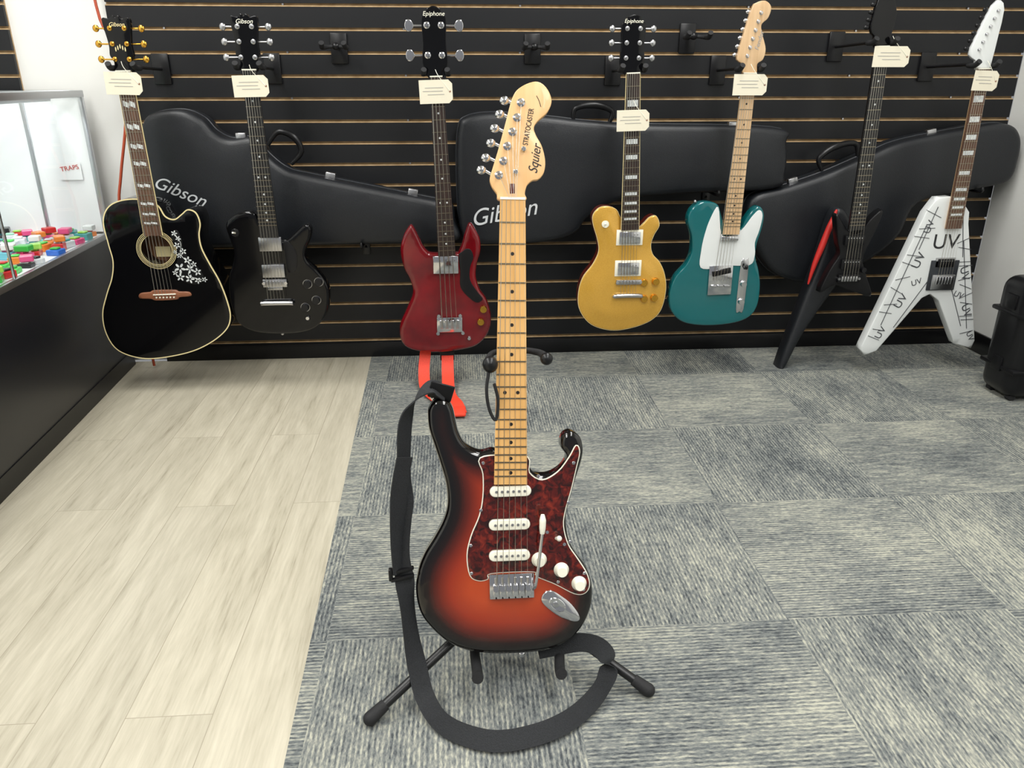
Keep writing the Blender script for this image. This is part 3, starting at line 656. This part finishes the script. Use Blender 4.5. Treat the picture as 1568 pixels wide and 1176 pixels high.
hanger(1.378,1.145,.33,.028)

# ================================================================ GUITAR 7: white V
g=Grp('white_v_guitar',(1.74,G,.072),off=(1.74,0,.072))
Vp=mm('1672,652;1640,600;1488,98;1510,72;1553,89;1689,290;1717,304;1754,280;1852,110;1923,90;1930,121;1806,560;1800,600;1765,640;1720,655')
solid(g,'body',Vp,.004,.04,M['white'],.004,.025,n=1)
neck(g,(1.734,1.066),(1.745,.545),.043,.057,.68,22,M['rose2'],M['maple2'],'block',M['pearl'],y=-.010,thick=.018)
strings(g,(1.734,1.066),(1.748,.36),6,.036,.052,-.014,.0005,-.013)
humbucker(g,'bridge_pickup',1.71,1.782,.405,.44,.002,M['bplas'],M['nick'],.010)
box(g,'tremolo_base',(1.747,-.004,.352),(.085,.012,.055),M['nick'],.003)
for k in range(6): box(g,'tremolo_saddle',(1.747+(k-2.5)*.011,-.013,.36),(.008,.008,.028),M['chrome'],.001)
box(g,'tremolo_frame',(1.747,.0015,.375),(.105,.006,.11),M['casetrim'],.002)
solid(g,'headstock',mm('1713,1064;1705,1092;1679,1110;1690,1160;1724,1256;1748,1270;1766,1243;1764,1160;1761,1094;1755,1064'),-.002,.014,M['white'],.002,.03,n=2)
for k in range(6):
    x=1.694+k*.0075;z=1.125+k*.023
    ell(g,'tuner_button',(x-.022,.01,z+.004),(.009,.005,.007),M['bplas']);sweep(g,'tuner_shaft',[(x-.02,.01,z+.003),(x+.012,.01,z)],.002,M['nick'],6,1)
    lathe(g,'tuner_post',(x+.014,z),[(.0035,-.010),(.0035,-.004),(.006,-.003),(.006,-.002)],M['chrome'],10)
def line(g,p0,p1,w=.0022,y=.0032):
    a=math.atan2(p1[1]-p0[1],p1[0]-p0[0]);l=math.hypot(p1[0]-p0[0],p1[1]-p0[1])
    box(g,'graphic_line',((p0[0]+p1[0])/2,y,(p0[1]+p1[1])/2),(l,.0014,w),M['inkgrey'],0,a)
text(g,'graphic_text','UV',(1.735,.495),.0035,.075,0,M['inkblk'],0,.0005)
for c,s,r in (((1.648,.43),.045,70),((1.61,.28),.042,62),((1.83,.38),.042,-70),((1.868,.24),.04,-62),((1.555,.16),.036,65),((1.662,.55),.036,75),((1.905,.14),.03,-60),((1.655,.35),.03,20),((1.825,.30),.03,-20)):
    text(g,'graphic_text','UV',c,.0035,s,math.radians(r),M['inkgrey'],0,.0005)
for i in range(11):
    t=i/10;x=1.665-t*.130;z=.60-t*.46
    line(g,(x-.026,z+.010*(-1)**i),(x+.034-t*.015,z-.018+.01*(i%3)),.0018)
    x=1.80+t*.085;z=.50-t*.34
    line(g,(x-.022,z-.010*(-1)**i),(x+.026,z+.012-.01*(i%3)),.0018)
for a,b in (((1.652,.56),(1.55,.19)),((1.70,.36),(1.60,.18)),((1.80,.5),(1.885,.17)),((1.79,.33),(1.86,.18)),((1.68,.62),(1.64,.47)),((1.78,.58),(1.81,.44))): line(g,a,b,.0022)
price_tag(g,1.697,1.782,1.000,1.062,-.022,-.03)
hanger(1.734,1.078,.33,.028)
hanger(-.395,1.135,.13);hanger(.278,1.135,.13);hanger(.83,1.17,.13)

# ================================================================ leaning gig bag
g=Grp('guitar_gig_bag',(1.36,-.262,0),rot=(math.radians(-3),0,0),off=(1.36,0,0))
solid(g,'bag',mm('1215,5;1243,3;1290,120;1350,230;1410,330;1440,430;1440,500;1425,560;1395,600;1365,600;1345,540;1318,400;1275,240'),.0,.075,M['case'],.02,.02,n=4,rings=4)
sweep(g,'red_piping',[(1.288,-.003,.330),(1.302,-.004,.40),(1.322,-.005,.47),(1.342,-.005,.54),(1.362,-.002,.60)],[.003,.009,.012,.011,.004],M['redtrim'],10)

# ================================================================ black moulded case at right
g=Grp('moulded_hard_case',(1.975,-.56,0),off=(1.975,-.56,0))
box(g,'shell',(1.975,-.56,.215),(.235,.17,.41),M['bplas'],.045,seg=5)
for z in (.11,.30): box(g,'rib',(1.975,-.56,z),(.243,.177,.016),M['blksat'],.006)
box(g,'seam',(1.975,-.56,.215),(.012,.176,.405),M['casetrim'],.004)
box(g,'front_latch',(1.955,-.648,.235),(.05,.014,.07),M['blksat'],.004);box(g,'front_latch_pin',(1.955,-.656,.235),(.03,.008,.02),M['casetrim'],.002)
for z in (.12,.34): box(g,'side_latch',(1.858,-.56,z),(.014,.05,.05),M['blksat'],.004)
sweep(g,'handle',[(1.94,-.56,.415),(1.945,-.56,.435),(2.005,-.56,.435),(2.01,-.56,.415)],.008,M['bplas'],10)
for x in (1.895,2.05):
    for y in (-.61,-.51): lathe(g,'foot',(x,.01),[(.012,y-.012),(.012,y+.012)],M['rubber'],12)

# ================================================================ display counter
g=Grp('glass_display_counter',(-1.272,-.03,0),rot=(0,0,math.radians(3)))
Lc=2.15;Wc=.55;DZ=.505
box(g,'base_cabinet',(-Wc/2,-Lc/2,(DZ-.006)/2),(Wc,Lc,DZ-.006),M['cbase'],.004)
box(g,'toe_kick',(-Wc/2,-Lc/2,.03),(Wc+.004,Lc+.004,.06),M['bplas'],0)
box(g,'deck',(-Wc/2,-Lc/2,DZ),(Wc-.01,Lc-.01,.012),M['deck'],0)
box(g,'deck_edge',(-.006,-Lc/2,DZ+.002),(.016,Lc,.020),M['alu'],.002)
zt=1.0;zm=(zt+DZ)/2;hm=zt-DZ
for y in (-.008,-Lc+.008):
    for x in (-.008,-Wc+.008): box(g,'corner_post',(x,y,zm),(.016,.016,hm),M['alu'],.002)
for y in (-.72,-1.43): box(g,'front_mullion',(-.006,y,zm),(.006,.008,hm),M['alu'],.001)
for x in (-.008,-Wc+.008): box(g,'top_rail',(x,-Lc/2,zt-.010),(.018,Lc,.022),M['alu'],.002)
for y in (-.008,-Lc+.008): box(g,'end_rail',(-Wc/2,y,zt-.010),(Wc,.018,.022),M['alu'],.002)
def pane(name,c): mesh(g,name,c,[(0,1,2,3)],M['glass'],False)
pane('top_glass',[(-Wc,-Lc,zt+.004),(0,-Lc,zt+.004),(0,0,zt+.004),(-Wc,0,zt+.004)])
pane('front_glass',[(-.004,-Lc+.01,DZ+.01),(-.004,-.01,DZ+.01),(-.004,-.01,zt-.02),(-.004,-Lc+.01,zt-.02)])
box(g,'end_panel',(-Wc/2,-.010,zm),(Wc-.03,.006,hm-.03),M['deck'],0)
box(g,'rear_sliding_panel',(-Wc+.010,-Lc/2,zm),(.006,Lc-.03,hm-.03),M['deck'],0)
for y in (-.25,-.5,-.75,-1.0,-1.4): box(g,'rear_door_frame',(-Wc+.016,y,zm),(.01,.018,hm-.04),M['alu'],.002)
for x in (-.2,-.38): box(g,'end_frame_bar',(x,-.015,zm),(.014,.006,hm-.03),M['alu'],.002)
pane('glass_shelf',[(-Wc+.02,-Lc+.03,.78),(-.33,-Lc+.03,.78),(-.33,-.03,.78),(-Wc+.02,-.03,.78)])
box(g,'shelf_edge',(-.33,-Lc/2,.78),(.003,Lc-.06,.008),M['alu'],0)
box(g,'sign_card',(-.085,-.020,.735),(.075,.002,.06),M['deck'],0)
text(g,'sign_text','TRAPS',(-.085,.745),-.0225,.022,math.radians(8),M['redtrim'])
V=[];F=[];MI=[]
def addbox(cx,cy,cz,sx,sy,sz,rz,mi):
    bm=bmesh.new();bmesh.ops.create_cube(bm,size=1)
    for v in bm.verts: v.co=Vector((v.co.x*sx,v.co.y*sy,v.co.z*sz))
    bmesh.ops.bevel(bm,geom=bm.edges[:],offset=.0025,segments=1,affect='EDGES')
    R=Matrix.Rotation(rz,3,'Z');b=len(V);bm.verts.index_update()
    for v in bm.verts: V.append(tuple(R@v.co+Vector((cx,cy,cz))))
    for f in bm.faces: F.append(tuple(b+v.index for v in f.verts));MI.append(mi)
    bm.free()
for iy in range(33):
    for ix in range(8):
        if random.random()<.12: continue
        cx=-.045-ix*.060+random.uniform(-.01,.01);cy=-.06-iy*.062+random.uniform(-.01,.01)
        sx,sy,sz=random.uniform(.034,.048),random.uniform(.034,.05),random.uniform(.012,.024);rz=random.uniform(-.5,.5);mi=random.randrange(len(COL))
        z=DZ+.0065;addbox(cx,cy,z+sz/2,sx,sy,sz,rz,mi)
        addbox(cx,cy,z+sz+.003,sx*.6,sy*.6,.006,rz,random.randrange(len(COL)))
        if random.random()<.45: addbox(cx+.006,cy,z+sz+.006+.009,sx*.9,sy*.85,.018,rz+.4,random.randrange(len(COL)))
gb=Grp('boxed_accessories',(-1.272,-.03,0),rot=(0,0,math.radians(3)))
mesh(gb,'boxes',V,F,COL,False,mi=MI)
gc=Grp('red_cord',(-1.2,-.03,1.0),off=(-1.2,-.03,1.0))
sweep(gc,'cord',[(-1.175,-.05,1.45),(-1.16,-.06,1.22),(-1.12,-.06,1.15),(-1.115,-.06,1.05),(-1.135,-.06,.9),(-1.18,-.07,.72),(-1.20,-.08,.6),(-1.19,-.08,.35),(-1.18,-.08,.01)],.005,M['redcord'],8)

# ================================================================ SUNBURST GUITAR on stand
al=math.radians(16)
g=Grp('sunburst_electric_guitar',(.073,-1.86,.088),rot=(-al,0,0),off=(.073,0,0))
S=mm('-60,426;-58,444;-46,457;-28,455;-18,442;-13,419;-8,397;4,376;28,363;52,366;80,352;108,339;123,322;146,319;168,331;179,350;169,368;172,387;187,395;203,384;208,361;204,338;194,309;186,281;178,252;177,228;182,199;194,175;210,153;220,126;222,96;216,67;200,37;174,14;141,1;95,-3;37,-1;-9,9;-43,29;-71,59;-85,86;-90,122;-85,157;-73,186;-55,214;-39,243;-31,271;-32,306;-40,340;-50,375;-58,403')
solid(g,'body',S,.0,.045,M['burst'],.010,.010,rings=5)
PG=mm('28,353;33,326;32,286;25,252;10,217;2,183;6,147;20,137;36,139;42,149;116,149;123,140;155,125;189,106;207,106;215,120;210,142;194,169;178,195;170,229;174,258;184,292;194,332;200,358;195,370;183,350;163,325;135,311;112,325;110,352;70,357')
solid(g,'pickguard_white_ply',grow(PG,.0018,4),-.0012,.0022,M['cream'],.0004,.03,n=1,rings=1)
solid(g,'pickguard',PG,-.0024,.0024,M['tort'],.0005,.02,n=4,rings=2)
for x,z in mm('33,345;27,262;8,200;8,150;60,144;160,128;205,112;207,142;182,200;180,270;190,340;128,319'):
    lathe(g,'pickguard_screw',(x,z),[(.0024,-.0032),(.003,-.0026),(.003,-.0015)],M['chrome'],10)
neck(g,(.092,.789),(.079,.308),.042,.057,.664,21,M['maple'],M['maple'],'dot',M['dot'],y=-.012,thick=.02)
strings(g,(.092,.789),(.078,.128),6,.036,.054,-.015,.0004,-.015)
for i,(x,z) in enumerate(((.079,.295),(.076,.236),(.075,.181))):
    w=.036;h=.0095;P=[]
    for k in range(12):
        a=math.pi*k/11-math.pi/2;P.append((x+w-h+h*math.cos(a),z+h*math.sin(a)))
    for k in range(12):
        a=math.pi*k/11+math.pi/2;P.append((x-w+h+h*math.cos(a),z+h*math.sin(a)))
    solid(g,'single_coil_pickup',P,-.009,.0085,M['cream'],.002,.03,n=1)
    for k in range(6): lathe(g,'pole_piece',(x+(k-2.5)*.0098,z),[(.0023,-.0105),(.0026,-.009)],M['nick'],10)
box(g,'tremolo_plate',(.078,-.004,.125),(.078,.004,.044),M['chrome'],.001)
for k in range(6):
    xx=.078+(k-2.5)*.0112
    box(g,'tremolo_saddle',(xx,-.0095,.118),(.0098,.008,.024),M['chrome'],.001)
    sweep(g,'saddle_spring',[(xx,-.008,.128),(xx,-.008,.142)],.0024,M['nick'],8,1)
    lathe(g,'saddle_screw',(xx,.108),[(.0015,-.0145),(.0015,-.013)],M['bplas'],6)
sweep(g,'tremolo_arm',[(.116,-.006,.118),(.119,-.016,.130),(.124,-.026,.17),(.130,-.034,.228)],.0028,M['chrome'],10)
sweep(g,'tremolo_arm_tip',[(.130,-.034,.226),(.1305,-.035,.236),(.131,-.036,.250),(.131,-.036,.260)],[.004,.0055,.0058,.003],M['cream'],12,4)
for x,z in ((.127,.170),(.166,.150),(.197,.124)):
    lathe(g,'control_knob',(x,z),[(.006,-.017),(.0085,-.017),(.0095,-.0155),(.0105,-.007),(.013,-.004),(.0135,-.0025)],M['cream'],28)
sweep(g,'selector_switch',[(.158,-.002,.207),(.160,-.014,.210)],.003,M['cream'],10,1);ell(g,'selector_tip',(.161,-.017,.211),(.005,.006,.005),M['cream'])
for x,z in ((.142,.219),(.172,.196)): lathe(g,'switch_screw',(x,z),[(.003,-.0035),(.003,-.002)],M['chrome'],10)
c,s=math.cos(-.68),math.sin(-.68)
jp=[(-.041,0),(-.034,.013),(-.012,.0165),(.012,.015),(.034,.008),(.041,0),(.034,-.008),(.012,-.015),(-.012,-.0165),(-.034,-.013)]
solid(g,'jack_plate',[(.165+a*c-b*s,.082+a*s+b*c) for a,b in jp],-.003,.004,M['chrome'],.002,.008,arch=.003,archD=.012,n=4)
jc=(.158,.088);lathe(g,'jack_recess',jc,[(.0095,-.0062),(.0105,-.0066),(.0115,-.0058),(.0115,-.002)],M['chrome'],20,1.5,.9,-.68)
lathe(g,'jack_socket',(jc[0]-.003,jc[1]+.001),[(.0045,-.0075),(.0055,-.007),(.0055,-.006)],M['nick'],16)
HS=mm('71,789;66,800;58,812;55,825;60,842;70,872;82,912;95,955;109,972;134,981;151,972;160,951;153,932;137,918;130,907;133,895;143,876;148,852;145,833;136,823;126,821;117,813;113,800;113,789')
solid(g,'headstock',HS,-.004,.015,M['maplehead'],.0015,.02,n=5)
for (x,z),(kx,kz) in zip(mm('109,947;102,923;94,900;85,877;78,853;70,830'),mm('87,959;79,937;70,914;63,890;54,866;46,846')):
    lathe(g,'tuner_post',(x,z),[(.0028,-.014),(.0034,-.013),(.0034,-.006),(.0068,-.005),(.0072,-.004)],M['chrome'],16)
    sweep(g,'tuner_shaft',[(x,.014,z-.002),(kx,.014,kz-.004)],.0026,M['chrome'],8,1)
    box(g,'tuner_housing',(x+.002,.014,z),(.018,.008,.016),M['chrome'],.002)
    ell(g,'tuner_button',(kx-.004,.014,kz-.004),(.0085,.0055,.0075),M['chrome'],18)
    sweep(g,'string_end',[(.092+(x-.09)*.3,-.0135,.792),(x,-.009,z)],.0005,M['string'],4,1)
for x,z in ((.112,.872),(.098,.835)): lathe(g,'string_tree',(x,z),[(.003,-.010),(.004,-.009),(.003,-.004)],M['chrome'],12)
text(g,'headstock_lettering','STRATOCASTER',(.121,.908),-.0045,.0125,math.radians(79),M['inkblk'],0,.0002,.66)
text(g,'headstock_script','Squier',(.131,.856),-.0045,.0225,math.radians(80),M['inkblk'],.35,.0002,.82)
sweep(g,'headstock_pinstripe',[(.135,-.0043,.958),(.139,-.0043,.950),(.142,-.0043,.940)],.0005,M['inkblk'],6)
box(g,'truss_rod_plug',(.092,-.0044,.808),(.008,.001,.016),M['mahog'],.0003)
ell(g,'strap_button_horn',(-.048,.022,.46),(.008,.008,.008),M['chrome']);ell(g,'strap_button_end',(.095,.022,-.010),(.008,.008,.008),M['chrome'])

# stand
g=Grp('guitar_floor_stand',(.078,-1.74,0),off=(.078,-1.74,0))
T=M['tube'];R_=M['rubber']
sweep(g,'main_tube',[(.078,-1.745,.07),(.078,-1.735,.13),(.078,-1.655,.60)],.0095,T,14,1)
sweep(g,'lower_collar',[(.078,-1.742,.10),(.078,-1.732,.16)],.016,M['bplas'],14,1)
sweep(g,'upper_collar',[(.078,-1.68,.45),(.078,-1.672,.50)],.014,M['bplas'],14,1)
for nm,f,t in (('left',(-.172,-1.918,.014),.0085),('right',(.320,-1.886,.014),.0085),('rear',(.085,-1.42,.014),.0085)):
    h=Vector((.078,-1.738,.135));f=Vector(f)
    sweep(g,'leg_'+nm,[h,h+(f-h)*.5,f],t,T,12,1)
    e=h+(f-h)*.9;sweep(g,'foot_'+nm,[e,f],[.0105,.0125],R_,14,1);ell(g,'foot_cap_'+nm,tuple(f),(.0125,.0125,.0125),R_)
for sx,ex in ((-1,.012),(1,.163)):
    sweep(g,'cradle_arm',[(.078,-1.745,.085),(.078+sx*.04,-1.765,.066),(ex,-1.80,.060),(ex-.002*sx,-1.868,.058),(ex-.002*sx,-1.890,.064)],[.007,.007,.009,.0095,.0105],R_,12)
sweep(g,'neck_yoke',[(.05,-1.735,.59),(.046,-1.70,.585),(.056,-1.665,.585),(.078,-1.655,.585),(.105,-1.66,.588),(.136,-1.69,.592),(.142,-1.735,.598)],[.008,.006,.005,.005,.005,.006,.008],R_,12)
ell(g,'yoke_end_cap',(.048,-1.738,.590),(.0135,.0135,.0145),M['bplas']);ell(g,'yoke_end_cap',(.143,-1.738,.598),(.011,.011,.011),M['bplas'])
sweep(g,'retaining_strap',[(.046,-1.742,.582),(.041,-1.75,.55),(.045,-1.752,.515),(.056,-1.754,.495),(.060,-1.752,.53),(.054,-1.75,.56)],.0028,M['rubber'],8)

# strap
g=Grp('black_guitar_strap',(-.1,-1.82,.25),off=(-.1,-1.82,.25))
pts=[(-.030,-1.715,.530),(-.052,-1.722,.545),(-.080,-1.738,.528),(-.098,-1.75,.49),(-.104,-1.768,.40),(-.106,-1.785,.33),(-.110,-1.805,.26),(-.106,-1.825,.18),(-.100,-1.845,.12),(-.090,-1.868,.068),(-.078,-1.895,.032),(-.052,-1.937,.019),(-.01,-1.968,.017),(.045,-1.985,.017),(.11,-1.976,.018),(.165,-1.952,.019),(.208,-1.918,.022),(.238,-1.888,.036),(.250,-1.868,.062),(.236,-1.852,.084),(.205,-1.842,.090),(.165,-1.836,.080),(.125,-1.832,.070)]
wd=[(.3,1,.2),(.3,1,.3),(.4,1,.2),(.8,1,0),(.75,1,0),(.7,-.6,0),(.7,-.7,0),(.75,.9,0),(.8,.9,0),(.9,.4,.4),(.8,.5,.6),(.4,.6,.8),(.1,.8,.75),(0,.8,.7),(-.1,.8,.7),(-.3,.7,.75),(-.5,.5,.8),(-.3,.5,.9),(0,.8,.7),(.2,.5,1),(.1,.3,1),(0,.3,1),(0,.5,1)]
ribbon(g,'webbing',pts,wd,.034,M['nylon'],.0025,8)
ribbon(g,'webbing_double',[(-.100,-1.775,.44),(-.112,-1.79,.38),(-.116,-1.80,.30),(-.114,-1.812,.235)],[(.9,.8,0)]*4,.034,M['nylon'],.0025,8)
for z,y in ((.242,-1.812),(.229,-1.815)): box(g,'buckle_bar',(-.112,y-.004,z),(.042,.008,.006),M['bplas'],.002,.25)
box(g,'buckle_side',(-.132,-1.817,.235),(.007,.010,.024),M['bplas'],.002)
box(g,'leather_tab',(-.036,-1.722,.537),(.042,.006,.030),M['blksat'],.003,-.3)

# ================================================================ LIGHTS
k=0
for x in (-1.3,.9):
    for y in (-.95,-2.5,-4.1):
        g=Grp('ceiling_light_panel',(x,y,ZC))
        box(g,'frame',(0,0,-.012),(.64,1.24,.024),M['deck'],.003)
        box(g,'diffuser',(0,0,-.026),(.58,1.18,.004),emis('diffuser_%d'%k,(255,255,250),1.2),0);k+=1
        ld=bpy.data.lights.new('panel_lamp','AREA');ld.shape='RECTANGLE';ld.size=.58;ld.size_y=1.18;ld.energy=32;ld.color=(1,.992,.97)
        lo=bpy.data.objects.new('panel_lamp',ld);link(lo,g.e);lo.location=(0,0,-.032)
ld=bpy.data.lights.new('showcase_fill','AREA');ld.shape='RECTANGLE';ld.size=.04;ld.size_y=2.0;ld.energy=3;ld.color=(.92,.96,1)  # added fill light to brighten the counter interior; its strip housing is invented
g=Grp('added_showcase_fill',(-1.30,-1.1,.975),rot=(0,0,math.radians(3)));box(g,'fill_housing',(-.02,0,-.002),(.045,2.0,.012),M['alu'],.002)
lo=bpy.data.objects.new('showcase_fill',ld);link(lo,g.e);lo.location=(-.02,0,-.012);lo.rotation_euler=(0,math.radians(25),0)
w=bpy.data.worlds.new('World');sc.world=w;w.use_nodes=True;w.node_tree.nodes['Background'].inputs[0].default_value=(.95,.97,1,1);w.node_tree.nodes['Background'].inputs[1].default_value=.28

# ================================================================ CAMERA
cd=bpy.data.cameras.new('camera');cd.lens=27.05;cd.sensor_width=36;cd.clip_start=.05
co=bpy.data.objects.new('camera',cd);link(co);co.location=(0,-2.95,1.035);co.rotation_euler=(math.radians(90-21.6),0,math.radians(-4));sc.camera=co
